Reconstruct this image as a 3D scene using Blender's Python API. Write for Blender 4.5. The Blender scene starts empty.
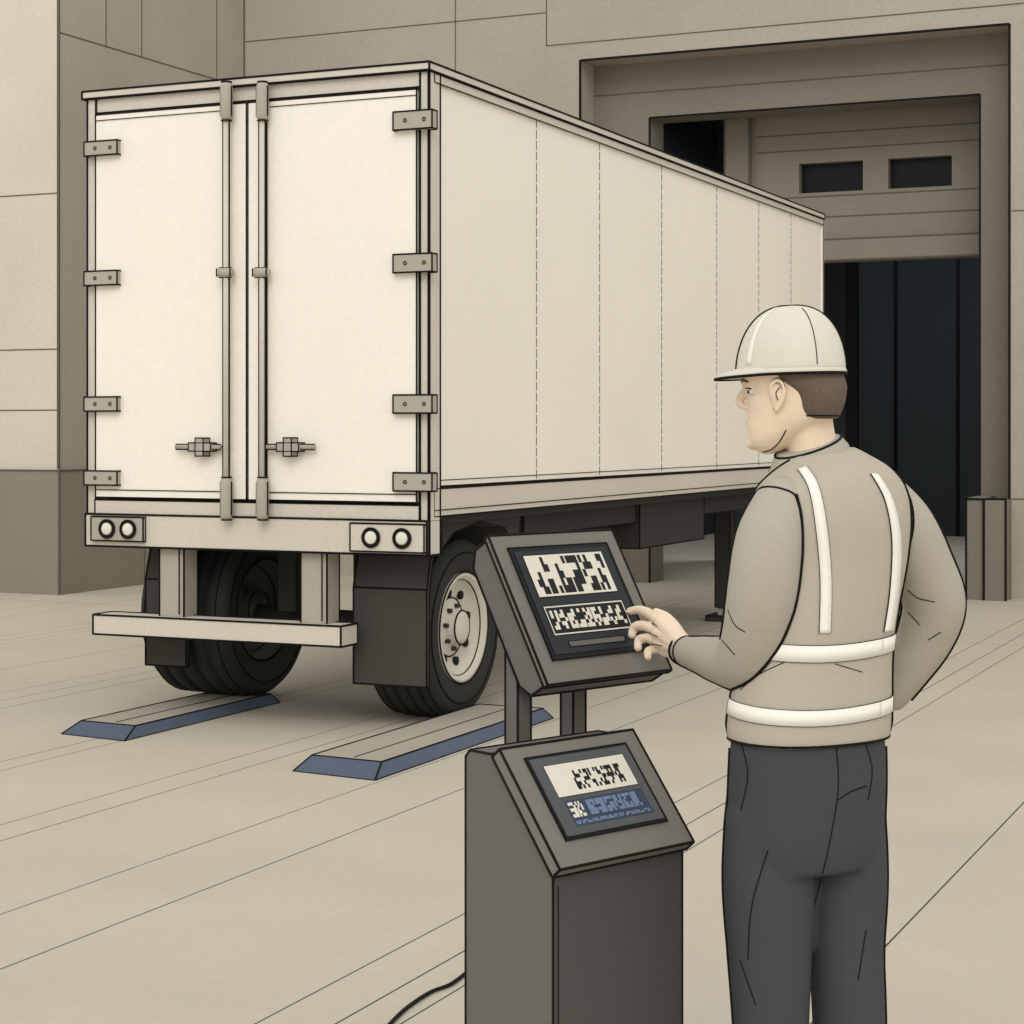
import bpy, bmesh, math, random
from mathutils import Vector, Matrix
from mathutils.bvhtree import BVHTree
random.seed(4)
scene = bpy.context.scene
scene.view_settings.view_transform = 'Standard'

TH = math.radians(24.3); C = math.cos(TH); S = math.sin(TH)
EYE = 1.7; F = 1927.0
def c2w(x, y, z=0.0):           # camera frame -> building frame
    return Vector((x*C - y*S, x*S + y*C, z))
def pt(px, py, y):              # image pixel + camera depth -> building frame
    return c2w((px-512)*y/F, y, EYE-(py-430)*y/F)
VIEW = Vector((-S, C, 0)); RIGHT = Vector((C, S, 0)); UP = Vector((0,0,1))

# ---------------------------------------------------------------- materials
def lin(c):
    c = c/255.0
    return c/12.92 if c <= .04045 else ((c+.055)/1.055)**2.4
def mat(name, rgb, rough=.85, grain=.06, scale=60, blotch=.05, metal=0, spec=.2):
    m = bpy.data.materials.new(name); m.use_nodes = True
    nt = m.node_tree; b = nt.nodes['Principled BSDF']
    b.inputs['Roughness'].default_value = rough
    b.inputs['Metallic'].default_value = metal
    b.inputs['Specular IOR Level'].default_value = spec
    col = (lin(rgb[0]), lin(rgb[1]), lin(rgb[2]), 1)
    geo = nt.nodes.new('ShaderNodeTexCoord')
    n1 = nt.nodes.new('ShaderNodeTexNoise'); n1.inputs['Scale'].default_value = scale; n1.inputs['Detail'].default_value = 3
    n2 = nt.nodes.new('ShaderNodeTexNoise'); n2.inputs['Scale'].default_value = .9; n2.inputs['Detail'].default_value = 2
    nt.links.new(geo.outputs['Object'], n1.inputs['Vector']); nt.links.new(geo.outputs['Object'], n2.inputs['Vector'])
    a = nt.nodes.new('ShaderNodeMapRange'); a.inputs['To Min'].default_value = 1-grain*2; a.inputs['To Max'].default_value = 1+grain*2
    d = nt.nodes.new('ShaderNodeMapRange'); d.inputs['To Min'].default_value = 1-blotch*2; d.inputs['To Max'].default_value = 1+blotch*2
    nt.links.new(n1.outputs['Fac'], a.inputs['Value']); nt.links.new(n2.outputs['Fac'], d.inputs['Value'])
    mu = nt.nodes.new('ShaderNodeMath'); mu.operation = 'MULTIPLY'
    nt.links.new(a.outputs[0], mu.inputs[0]); nt.links.new(d.outputs[0], mu.inputs[1])
    v = nt.nodes.new('ShaderNodeVectorMath'); v.operation = 'SCALE'; v.inputs[0].default_value = col[:3]
    nt.links.new(mu.outputs[0], v.inputs['Scale'])
    nt.links.new(v.outputs[0], b.inputs['Base Color'])
    return m
M = {}
M['line'] = mat('ink_line', (20,19,18), grain=0, blotch=0)
M['softline'] = mat('joint_line', (98,93,84), grain=0, blotch=0)
M['seam'] = mat('panel_seam', (122,117,107), grain=0, blotch=0)
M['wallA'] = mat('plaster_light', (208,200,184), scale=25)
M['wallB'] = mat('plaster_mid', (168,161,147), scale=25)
M['plinth'] = mat('plinth_paint', (138,131,119), scale=25)
M['frame'] = mat('portal_concrete', (126,120,108), scale=25)
M['header'] = mat('portal_header', (136,129,117), scale=25)
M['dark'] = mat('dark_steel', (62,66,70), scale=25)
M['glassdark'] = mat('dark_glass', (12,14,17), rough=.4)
M['white'] = mat('trailer_white', (242,236,224), scale=40, grain=.03, blotch=.02)
M['side'] = mat('trailer_side_white', (240,234,221), scale=40, grain=.03, blotch=.03)
M['cream'] = mat('trailer_frame_paint', (206,199,185), scale=60)
M['metal'] = mat('galvanised_metal', (172,166,153), scale=90, rough=.6)
M['chassis'] = mat('chassis_dark', (60,58,55), scale=60)
M['rubber'] = mat('tyre_rubber', (52,51,49), scale=80, grain=.12)
M['flap'] = mat('mudflap_rubber', (70,68,64), scale=60)
M['rim'] = mat('wheel_rim_paint', (208,202,188), rough=.6)
M['rimin'] = mat('wheel_inner_paint', (78,76,72), rough=.7)
M['lamp'] = mat('lamp_lens', (225,220,205), rough=.3)
M['lampdark'] = mat('lamp_housing', (35,34,33))
M['ramp'] = mat('ramp_top', (166,158,145), scale=60)
M['blue'] = mat('ramp_blue_paint', (84,94,111), scale=60)
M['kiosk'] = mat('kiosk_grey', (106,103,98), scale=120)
M['kioskd'] = mat('kiosk_shade_grey', (82,80,77), scale=120)  # darkened kiosk grey, carries the front face's shade in its colour
M['bezel'] = mat('kiosk_bezel', (122,118,110), scale=120)
M['screen'] = mat('screen_dark', (38,42,47), rough=.35, grain=.02)
M['screenmid'] = mat('screen_mid', (84,87,88), rough=.35, grain=.02)
M['screenframe'] = mat('screen_frame', (24,26,29), rough=.5)
M['scrwhite'] = mat('screen_white', (222,217,202), grain=.02)
M['scrblue'] = mat('screen_blue', (112,128,158), grain=.02)
M['scrnavy'] = mat('screen_navy', (62,72,92), grain=.02)
M['shirt'] = mat('shirt_cloth', (176,169,155), scale=150, grain=.04)
M['vest'] = mat('vest_cloth', (182,174,158), scale=150, grain=.04)
M['reflect'] = mat('reflective_tape', (242,239,229), grain=.02, blotch=0)
M['trouser'] = mat('trouser_cloth', (70,71,74), scale=150, grain=.04)
M['skin'] = mat('skin', (235,214,189), grain=.02, blotch=.02, rough=.7)
M['hair'] = mat('hair_brown', (104,90,78), scale=200, grain=.15)
M['helmet'] = mat('helmet_plastic', (214,208,194), rough=.45, grain=.02)
M['helmetband'] = mat('helmet_band', (238,234,222), grain=.02)
M['eye'] = mat('eye_white', (225,218,206), grain=0)
M['shoe'] = mat('shoe_leather', (30,28,27))

# ---------------------------------------------------------------- object helpers
PAR = {}; LINES = {}
def empty(name, loc=(0,0,0)):
    o = bpy.data.objects.new(name, None); o.location = loc; o.empty_display_size = .2
    scene.collection.objects.link(o); PAR[o.name] = o; LINES[o.name] = []
    bpy.context.view_layer.update()
    return o
def link(name, me, parent=None, mats=()):
    o = bpy.data.objects.new(name, me); scene.collection.objects.link(o)
    for m in mats: me.materials.append(M[m])
    if parent is not None:
        o.parent = parent; o.matrix_parent_inverse = Matrix.Translation(-parent.location)
    return o
def mesh(name, verts, faces, parent=None, mats=('line',), smooth=False, mi=None):
    me = bpy.data.meshes.new(name)
    me.from_pydata([tuple(v) for v in verts], [], faces)
    bm = bmesh.new(); bm.from_mesh(me); bmesh.ops.recalc_face_normals(bm, faces=bm.faces)
    bm.to_mesh(me); bm.free()
    if smooth:
        for p in me.polygons: p.use_smooth = True
    o = link(name, me, parent, mats)
    if mi:
        for p, i in zip(me.polygons, mi): p.material_index = i
    return o
def ident(a,b,c): return Vector((a,b,c))
def addline(parent, a, b, r): LINES[parent.name].append(([a,b], r))
def addpath(parent, pts, r):
    if len(pts)>1: LINES[parent.name].append((pts, r))
BF = [(0,1,3,2),(4,6,7,5),(0,4,5,1),(2,3,7,6),(0,2,6,4),(1,5,7,3)]
BE = [(0,1),(2,3),(4,5),(6,7),(0,2),(1,3),(4,6),(5,7),(0,4),(1,5),(2,6),(3,7)]
def box(name, parent, lo, hi, m, line=0.006, fn=ident, edges=True):
    vs = [fn(*(hi[i] if b[i] else lo[i] for i in range(3))) for b in [(x,y,z) for x in (0,1) for y in (0,1) for z in (0,1)]]
    o = mesh(name, vs, BF, parent, (m,))
    if line and parent is not None:
        for a,b in BE: addline(parent, vs[a], vs[b], line)
    return o
def prism(name, parent, prof, lo, hi, m, fn, line=0.003, mats=None, mi=None):
    n = len(prof)
    vs = [fn(lo, *p) for p in prof] + [fn(hi, *p) for p in prof]
    fs = [tuple(range(n)), tuple(range(2*n-1, n-1, -1))] + [(i,(i+1)%n,(i+1)%n+n,i+n) for i in range(n)]
    o = mesh(name, vs, fs, parent, mats or (m,), mi=mi)
    if line:
        for i in range(n):
            addline(parent, vs[i], vs[(i+1)%n], line); addline(parent, vs[n+i], vs[n+(i+1)%n], line); addline(parent, vs[i], vs[n+i], line)
    return o
def frames(pts):
    T = []
    for i in range(len(pts)):
        a = pts[max(i-1,0)]; b = pts[min(i+1,len(pts)-1)]
        t = (b-a); T.append(t.normalized() if t.length > 1e-9 else Vector((0,0,1)))
    n = T[0].orthogonal().normalized(); out = []
    for t in T:
        n = (n - t*n.dot(t))
        n = n.normalized() if n.length > 1e-6 else t.orthogonal().normalized()
        out.append((t, n, t.cross(n)))
    return out
def tube_geo(pts, rad, seg=8):
    if not hasattr(rad, '__len__'): rad = [rad]*len(pts)
    fr = frames(pts); vs = []; fs = []
    for p, r, (t,n,b) in zip(pts, rad, fr):
        for j in range(seg):
            a = 2*math.pi*j/seg
            vs.append(p + n*math.cos(a)*r + b*math.sin(a)*r)
    for i in range(len(pts)-1):
        for j in range(seg):
            k = (j+1)%seg
            fs.append((i*seg+j, i*seg+k, (i+1)*seg+k, (i+1)*seg+j))
    fs.append(tuple(range(seg))); fs.append(tuple(range((len(pts)-1)*seg, len(pts)*seg)))
    return vs, fs
def cat(vals, n=6):
    out = []; L = len(vals)
    if L<2: return list(vals)
    for i in range(L-1):
        p0 = vals[max(i-1,0)]; p1 = vals[i]; p2 = vals[i+1]; p3 = vals[min(i+2,L-1)]
        for k in range(n):
            t = k/n
            out.append(.5*((2*p1)+(p2-p0)*t+(2*p0-5*p1+4*p2-p3)*t*t+(3*p1-p0-3*p2+p3)*t**3))
    out.append(vals[-1]); return out
def smooth_tube(pts, rad, seg=16, n=6, round_ends=True):
    P = cat(pts, n); R = cat(list(rad), n)
    if round_ends:
        d0 = (P[0]-P[1]).normalized(); d1 = (P[-1]-P[-2]).normalized()
        A=[];RA=[];Bb=[];RB=[]
        for a in (80,60,40,20):
            a = math.radians(a)
            A.append(P[0]+d0*R[0]*math.sin(a)*.9); RA.append(R[0]*math.cos(a))
        for a in (20,40,60,80):
            a = math.radians(a)
            Bb.append(P[-1]+d1*R[-1]*math.sin(a)*.9); RB.append(R[-1]*math.cos(a))
        P = A+P+Bb; R = RA+R+RB
    return tube_geo(P, R, seg)
def merge(geos):
    V=[];Fc=[]
    for v,f in geos:
        k=len(V); V+=list(v); Fc+=[tuple(i+k for i in q) for q in f]
    return V,Fc
def tube(name, parent, pts, rad, m, seg=12, smooth=True):
    v,f = tube_geo(pts, rad, seg); return mesh(name, v, f, parent, (m,), smooth)
def lathe_u(name, parent, cu, cv, cz, prof, m, seg=56):
    vs=[];fs=[];n=len(prof)
    for k in range(seg):
        a=2*math.pi*k/seg
        for (x,r) in prof: vs.append(Vector((cu+x, cv+r*math.cos(a), cz+r*math.sin(a))))
    for k in range(seg):
        l=(k+1)%seg
        for i in range(n-1): fs.append((k*n+i,k*n+i+1,l*n+i+1,l*n+i))
    return mesh(name, vs, fs, parent, (m,), True)
def circ_x(cu,cv,cz,r,seg=48):
    return [Vector((cu,cv+r*math.cos(2*math.pi*k/seg),cz+r*math.sin(2*math.pi*k/seg))) for k in range(seg+1)]
def circ_y(cu,cv,cz,r,seg=32):
    return [Vector((cu+r*math.cos(2*math.pi*k/seg),cv,cz+r*math.sin(2*math.pi*k/seg))) for k in range(seg+1)]
def flush_lines(parent, nm='edge_lines'):
    g=[tube_geo(p, r, 6) for p,r in LINES[parent.name]]
    if g:
        v,f=merge(g); mesh(nm, v, f, parent, ('line',), True)
def remesh(name, geos, voxel, parent, m, smooth_it=6):
    v,f = merge(geos)
    o = mesh(name+'_tmp', v, f, None, (m,))
    a = o.modifiers.new('r','REMESH'); a.mode='VOXEL'; a.voxel_size=voxel; a.use_smooth_shade=True
    b = o.modifiers.new('s','SMOOTH'); b.iterations=smooth_it; b.factor=.5
    dg = bpy.context.evaluated_depsgraph_get()
    me = bpy.data.meshes.new_from_object(o.evaluated_get(dg))
    bpy.data.objects.remove(o)
    me.name = name
    for p in me.polygons: p.use_smooth=True
    me.materials.clear()
    return link(name, me, parent, (m,))
def bvh_of(o):
    bm=bmesh.new(); bm.from_mesh(o.data); t=BVHTree.FromBMesh(bm); bm.free(); return t
CAMP = Vector((0,0,EYE))
def pixels_on(bvhs, pts, off=.0012, n=5):
    """lay a seam on a garment surface through image pixels, cast from the camera"""
    if not isinstance(bvhs,(list,tuple)): bvhs=[bvhs]
    P = cat([Vector((a,b,0)) for a,b in pts], n); out=[]
    for p in P:
        d=(pt(p.x,p.y,1.0)-CAMP).normalized(); best=None
        for b in bvhs:
            h=b.ray_cast(CAMP,d)
            if h[0] is not None and (best is None or h[3]<best[3]): best=h
        if best: out.append(best[0]+best[1]*off)
    return out

# ================================================================ BUILDING
def floor_mat():
    m = mat('floor_concrete',(188,180,164),scale=18,grain=.03,blotch=.05)
    nt=m.node_tree; b=nt.nodes['Principled BSDF']
    src=b.inputs['Base Color'].links[0].from_socket
    tc=nt.nodes.new('ShaderNodeTexCoord'); sp=nt.nodes.new('ShaderNodeSeparateXYZ')
    nt.links.new(tc.outputs['Object'],sp.inputs[0])
    def line(sock,period,phase,w):
        a=nt.nodes.new('ShaderNodeMath');a.operation='ADD';a.inputs[1].default_value=phase
        nt.links.new(sock,a.inputs[0])
        p=nt.nodes.new('ShaderNodeMath');p.operation='PINGPONG';p.inputs[1].default_value=period/2
        nt.links.new(a.outputs[0],p.inputs[0])
        l=nt.nodes.new('ShaderNodeMath');l.operation='LESS_THAN';l.inputs[1].default_value=w
        nt.links.new(p.outputs[0],l.inputs[0]); return l.outputs[0]
    def mx(a_,b_):
        x=nt.nodes.new('ShaderNodeMath');x.operation='MAXIMUM'
        nt.links.new(a_,x.inputs[0]);nt.links.new(b_,x.inputs[1]); return x.outputs[0]
    o_=mx(mx(line(sp.outputs[0],1.24,3.97,.0038),line(sp.outputs[0],1.86,4.42,.0034)),line(sp.outputs[1],13.6,-1.9,.005))
    o_=mx(o_,line(sp.outputs[0],2.48,5.42,.0034))
    mix=nt.nodes.new('ShaderNodeMix');mix.data_type='RGBA'
    nt.links.new(o_,mix.inputs[0]); nt.links.new(src,mix.inputs[6])
    mix.inputs[7].default_value=(.07,.064,.055,1)
    nt.links.new(mix.outputs[2],b.inputs['Base Color']); return m
M['floor']=floor_mat()
mesh('floor',[(-22,-3,0),(8,-3,0),(8,40,0),(-22,40,0),(-22,-3,-.1),(8,-3,-.1),(8,40,-.1),(-22,40,-.1)],
     [(0,1,2,3),(4,5,6,7),(0,1,5,4),(1,2,6,5),(2,3,7,6),(3,0,4,7)],None,('floor',))

def joined_boxes(name, boxes, mats):
    V=[];Fc=[];mi=[]
    for lo,hi,k in boxes:
        b=len(V)
        V+=[Vector(tuple(hi[i] if q[i] else lo[i] for i in range(3))) for q in [(x,y,z) for x in (0,1) for y in (0,1) for z in (0,1)]]
        Fc+=[tuple(i+b for i in f) for f in BF]; mi+=[k]*6
    me=bpy.data.meshes.new(name); me.from_pydata([tuple(v) for v in V],[],Fc)
    o=link(name,me,None,mats)
    for p,i in zip(me.polygons,mi): p.material_index=i
    bm=bmesh.new(); bm.from_mesh(me); bmesh.ops.recalc_face_normals(bm,faces=bm.faces); bm.to_mesh(me); bm.free()
    return o
W=19.75; HT=8.0; q=.012
OU0,OU1,OZ=-8.09,-3.42,5.79
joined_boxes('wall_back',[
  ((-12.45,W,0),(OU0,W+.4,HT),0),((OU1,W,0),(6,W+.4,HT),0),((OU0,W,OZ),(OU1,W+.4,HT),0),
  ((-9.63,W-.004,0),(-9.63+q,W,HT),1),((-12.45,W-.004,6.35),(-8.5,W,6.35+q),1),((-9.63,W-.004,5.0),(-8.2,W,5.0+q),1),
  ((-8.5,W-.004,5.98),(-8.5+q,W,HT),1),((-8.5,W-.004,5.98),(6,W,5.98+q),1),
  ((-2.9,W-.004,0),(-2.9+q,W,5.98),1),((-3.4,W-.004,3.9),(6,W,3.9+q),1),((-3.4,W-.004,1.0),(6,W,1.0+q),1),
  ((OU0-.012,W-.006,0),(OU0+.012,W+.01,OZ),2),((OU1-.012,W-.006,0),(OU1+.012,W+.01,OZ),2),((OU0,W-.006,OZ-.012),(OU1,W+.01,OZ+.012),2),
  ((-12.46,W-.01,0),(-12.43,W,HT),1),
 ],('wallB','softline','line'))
PV=16.2
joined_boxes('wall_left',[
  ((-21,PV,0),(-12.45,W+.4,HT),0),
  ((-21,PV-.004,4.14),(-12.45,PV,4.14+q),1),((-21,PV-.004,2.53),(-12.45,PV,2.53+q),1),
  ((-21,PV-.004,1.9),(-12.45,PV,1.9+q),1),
  ((-12.45,PV,0),(-12.447,W,HT),2),  # thin sheet in darker plaster: side face shade painted in
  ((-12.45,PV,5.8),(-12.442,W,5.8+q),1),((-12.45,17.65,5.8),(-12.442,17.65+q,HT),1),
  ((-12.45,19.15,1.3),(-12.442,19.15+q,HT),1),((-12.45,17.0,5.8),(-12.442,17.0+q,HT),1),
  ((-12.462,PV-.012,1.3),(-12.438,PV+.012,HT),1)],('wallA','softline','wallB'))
joined_boxes('baseboard_left',[
  ((-21,PV-.04,0),(-12.41,W,1.28),0),((-21,PV-.045,1.27),(-12.405,PV-.03,1.29),1),((-12.42,PV-.04,1.27),(-12.405,W,1.29),1),
  ((-12.42,PV-.05,0),(-12.40,PV-.035,1.28),1),((-12.41,17.65,0),(-12.405,17.66,1.28),1)],('plinth','softline'))
U0,U1,Z2=-7.42,-3.79,5.17; V2=W+.4
joined_boxes('trim_3',[
  ((OU0-.3,V2,0),(U0,V2+.45,6.6),0),((U1,V2,0),(OU1+.3,V2+.45,6.6),0),((U0,V2,Z2),(U1,V2+.45,6.6),0),
  ((U0-.01,V2-.006,0),(U0+.01,V2+.01,Z2),2),((U1-.01,V2-.006,0),(U1+.01,V2+.01,Z2),2),((U0,V2-.006,Z2-.01),(U1,V2+.01,Z2+.01),2),
  ((OU0,V2-.005,5.45),(OU1,V2,5.465),1),
  ],('frame','softline','line'))
V3=20.85
hb=[((-6.52,V3,3.57),(-5.91,V3+.3,5.6),0),((-5.19,V3,3.57),(-4.91,V3+.3,5.6),0),((-4.22,V3,3.57),(-3.5,V3+.3,5.6),0),
    ((-5.91,V3,4.66),(-5.19,V3+.3,5.6),0),((-4.91,V3,4.66),(-4.22,V3+.3,5.6),0),
    ((-5.91,V3,3.57),(-5.19,V3+.3,4.33),0),((-4.91,V3,3.57),(-4.22,V3+.3,4.33),0),
    ((-5.91,V3+.12,4.33),(-5.19,V3+.16,4.66),3),((-4.91,V3+.12,4.33),(-4.22,V3+.16,4.66),3),
    ((-6.52,V3-.05,3.57),(-3.5,V3,3.80),0),((-6.52,V3-.056,3.795),(-3.5,V3-.04,3.81),2),((-6.52,V3-.056,3.56),(-3.5,V3-.04,3.58),2),
    ((-6.74,V3-.1,3.5),(-6.46,V3+.3,5.6),1),((-6.47,V3-.106,3.5),(-6.45,V3-.09,5.6),2),((-6.75,V3-.106,3.5),(-6.73,V3-.09,5.6),2)]
for z in (4.98,4.8,4.28,4.05): hb.append(((-6.4,V3-.005,z),(-3.5,V3,z+.014),2))
joined_boxes('trim_1',hb,('header','frame','softline','glassdark'))
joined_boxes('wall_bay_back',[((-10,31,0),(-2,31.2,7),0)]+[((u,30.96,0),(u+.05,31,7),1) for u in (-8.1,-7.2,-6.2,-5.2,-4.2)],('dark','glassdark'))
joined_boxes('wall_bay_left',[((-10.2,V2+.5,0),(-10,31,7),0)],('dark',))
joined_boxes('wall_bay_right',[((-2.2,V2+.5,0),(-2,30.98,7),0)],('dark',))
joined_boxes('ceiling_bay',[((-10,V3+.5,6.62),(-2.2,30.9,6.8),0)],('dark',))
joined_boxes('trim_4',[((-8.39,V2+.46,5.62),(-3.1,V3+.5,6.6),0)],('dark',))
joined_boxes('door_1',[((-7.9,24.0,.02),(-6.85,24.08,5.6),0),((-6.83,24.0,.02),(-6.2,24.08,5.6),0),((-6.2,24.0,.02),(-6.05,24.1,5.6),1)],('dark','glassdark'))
joined_boxes('trim_2',[((-3.80,19.48,0),(-3.63,W+.38,1.02),0),((-3.61,19.45,0),(-3.40,W-.001,1.0),0),
  ((-3.632,19.445,0),(-3.608,19.47,1.0),1),((-3.80,19.47,1.0),(-3.40,19.485,1.02),1),((-3.81,19.47,0),(-3.79,19.485,1.02),1),((-3.415,19.44,0),(-3.395,19.455,1.0),1)],('frame','line'))

# ================================================================ TRAILER
T=empty('semi_trailer',(-5.93,13.5,0))
RU=-4.77; LU=-7.055; RV=9.467; FV=17.64; TOP=3.72
def ru(px, v=RV):
    r=(px-512)/F; y=v/(C+r*S); return r*y*C-y*S
def rz(px,py,v=RV):
    r=(px-512)/F; y=v/(C+r*S); return EYE-(py-430)*y/F
def sv(px,u=RU):
    r=(px-512)/F; y=u/(r*C-S); return r*y*S+y*C
L=.0068
box('cargo_body',T,(LU+.02,RV+.06,1.36),(RU-.012,FV,TOP-.05),'side',0)
addline(T,Vector((RU,FV,1.2)),Vector((RU,FV,TOP)),L)
box('roof_cap',T,(LU-.025,RV-.03,TOP-.045),(RU+.012,FV+.01,TOP),'cream',L)
box('roof_rail',T,(RU-.03,RV+.05,TOP-.10),(RU+.004,FV,TOP-.05),'cream',.004)
box('side_rail_right',T,(RU-.12,RV+.05,1.22),(RU,FV,1.375),'cream',.005)
box('side_rail_left',T,(LU,RV+.05,1.22),(LU+.12,FV,1.375),'cream',.005)
addline(T,Vector((RU+.003,RV+.05,1.255)),Vector((RU+.003,FV,1.255)),.003)
box('front_wall',T,(LU,FV-.02,1.22),(RU,FV+.03,TOP-.05),'side',0)
pl=ru(97); pr=ru(421)
box('rear_post_left',T,(LU,RV-.01,1.2),(pl,RV+.12,TOP-.045),'cream',L)
box('rear_post_right',T,(pr,RV-.01,1.01),(RU+.003,RV+.12,TOP-.045),'cream',L)
addline(T,Vector((pr+.05,RV-.013,1.2)),Vector((pr+.05,RV-.013,TOP-.05)),.004)
box('rear_header',T,(pl,RV-.005,TOP-.13),(pr,RV+.12,TOP-.045),'cream',.005)
box('rear_sill',T,(pl,RV-.02,1.19),(pr,RV+.12,1.285),'cream',.005)
box('rear_bumper_panel',T,(LU,RV-.03,1.01),(RU-.003,RV+.15,1.2),'cream',L)
DV=RV-.03
ca=ru(222,DV); cb=ru(247,DV); cc=ru(270,DV)
box('door_left',T,(pl+.012,RV-.03,1.30),(ca+.02,RV+.05,TOP-.145),'white',.005)
box('door_right',T,(cc-.02,RV-.03,1.30),(pr-.012,RV+.05,TOP-.145),'white',.005)
box('door_meeting_strip_left',T,(ca+.02,RV-.028,1.30),(cb-.006,RV+.05,TOP-.145),'white',.004)
box('door_meeting_strip_right',T,(cb+.006,RV-.028,1.30),(cc-.02,RV+.05,TOP-.145),'white',.004)
for a,b in ((pl+.012,ca),(cc,pr-.012)):
    addline(T,Vector((a,RV-.034,1.345)),Vector((b,RV-.034,1.345)),.003)
    addline(T,Vector((a,RV-.034,TOP-.18)),Vector((b,RV-.034,TOP-.18)),.0025)
HV=RV-.065
for py in (148,278,404,478):
    z=rz(100,py,HV); box('hinge_left',T,(ru(84,HV),HV,z-.042),(ru(117,HV),RV-.005,z+.042),'metal',.005)
    for px in (95,110):
        addpath(T,circ_y(ru(px,HV),HV-.002,z,.009,10),.003)
for py in (120,263,404,482):
    z=rz(410,py,HV); box('hinge_right',T,(ru(393,HV),HV,z-.050),(ru(432,HV),RV-.005,z+.050),'metal',.005)
    for px in (405,424):
        addpath(T,circ_y(ru(px,HV),HV-.002,z,.009,10),.003)
for px,side in ((227,-1),(263,1)):
    u=ru(px,RV-.07); v=RV-.075
    tube('lock_rod',T,[Vector((u,v,rz(px,520))),Vector((u,v,TOP-.1))],.019,'cream')
    for zz in (-.021,.021):
        addline(T,Vector((u+zz,v-.004,rz(px,518))),Vector((u+zz,v-.004,TOP-.1)),.005)
    for a,b in ((84,124),(476,520)):
        z1=rz(px,a);z0=rz(px,b)
        P=[Vector((u,v,z)) for z in (z0,z0+.03,z1-.03,z1)]
        tube('rod_keeper',T,P,[.024,.036,.036,.024],'metal',16)
        for dx in (-.036,.036): addline(T,P[1]+Vector((dx,-.005,0)),P[2]+Vector((dx,-.005,0)),.005)
        for ze in (z0+.005,z1-.005):
            addpath(T,[Vector((u+.028*math.cos(t/8*math.pi),v+.028*math.sin(t/8*math.pi),ze)) for t in range(17)],.005)
    z=rz(px,274)
    tube('rod_guide',T,[Vector((u-.05,v-.01,z)),Vector((u-.04,v-.01,z)),Vector((u+.04,v-.01,z)),Vector((u+.05,v-.01,z))],[.018,.028,.028,.018],'metal',16)
    for dz in (-.027,.027): addline(T,Vector((u-.042,v-.016,z+dz)),Vector((u+.042,v-.016,z+dz)),.0045)
    for dx in (-.045,.045): addline(T,Vector((u+dx,v-.034,z-.024)),Vector((u+dx,v-.034,z+.024)),.0045)
for x0,x1,xb in ((176,221,202),(267,315,290)):
    v=RV-.07; z=rz(xb,447,v)
    tube('door_handle',T,[Vector((ru(x0,v),v,z)),Vector((ru(x1,v),v,z))],.014,'metal')
    for dz in (-.015,.015): addline(T,Vector((ru(x0,v),v-.003,z+dz)),Vector((ru(x1,v),v-.003,z+dz)),.004)
    box('handle_bracket',T,(ru(xb-4,v),v-.03,z-.052),(ru(xb+4,v),RV-.03,z+.052),'metal',.0038)
    box('handle_catch',T,(ru(xb-11,v),v-.028,z-.024),(ru(xb+11,v),RV-.03,z+.024),'metal',.0038)
LV=RV-.055
for a,b,ps in ((91,143,(107,128)),(350,424,(371,402))):
    z0=rz((a+b)/2,541 if a<200 else 552,LV); z1=rz((a+b)/2,517 if a<200 else 524,LV)
    box('light_cluster',T,(ru(a,LV),LV,z0),(ru(b,LV),RV-.03,z1),'metal' if a<200 else 'cream',.005)
    for p in ps:
        u=ru(p,RV-.06); z=(z0+z1)/2
        for r,m,dv in ((.056,'lampdark',-.060),(.036,'lamp',-.068)):
            cv=[Vector((u,RV+dv+.01,z)),Vector((u,RV+dv,z)),Vector((u,RV+dv-.004,z))]
            tube('tail_lamp',T,cv,[r,r,r*.8],m,24)
        addpath(T,circ_y(u,RV-.066,z,.054),.004)
sm=[]
for px in (538,601,663,718,760,792):
    v=sv(px); z=1.40
    while z<3.6:
        lo=(RU-.012,v-.0028,z);hi=(RU-.008,v+.0028,z+.055)
        vs=[Vector(tuple(hi[i] if b[i] else lo[i] for i in range(3))) for b in [(x,y,zz) for x in (0,1) for y in (0,1) for zz in (0,1)]]
        sm.append((vs,BF)); z+=.068
v_,f_=merge(sm); mesh('side_rivet_seams',v_,f_,T,('seam',))
addline(T,Vector((RU-.01,RV+.12,1.385)),Vector((RU-.01,FV,1.385)),.006)
addline(T,Vector((RU-.01,RV+.14,1.42)),Vector((RU-.01,FV,1.42)),.0025)
for u in (-6.56,-5.60):
    box('bumper_leg',T,(u,RV+.02,.60),(u+.17,RV+.16,1.01),'metal',.006)
    addline(T,Vector((u+.14,RV+.015,.62)),Vector((u+.14,RV+.015,1.0)),.004)
box('underrun_bar',T,(-6.97,RV-.07,.49),(-5.29,RV+.12,.605),'cream',.0065)
def flap(nm,u0,u1,v,z0):
    pr_=[(v,z0),(v+.03,z0),(v+.03,.8),(v+.10,1.05),(v+.07,1.05),(v,.8)]
    prism(nm,T,pr_,u0,u1,'flap',lambda a,b,c:Vector((a,b,c)),.006)
flap('mudflap_right',-5.37,-4.90,RV+.22,.25)
flap('mudflap_left',-6.82,-6.53,RV+.25,.28)
gp=[(9.70,1.2),(9.75,1.0),(9.95,1.11),(10.3,1.16),(10.65,1.11),(10.85,.95),(10.9,1.2)]
prism('mudguard_right',T,gp,-5.4,-4.86,'chassis',ident,.004)
prism('mudguard_left',T,gp,-6.95,-6.4,'chassis',ident,.004)
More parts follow.
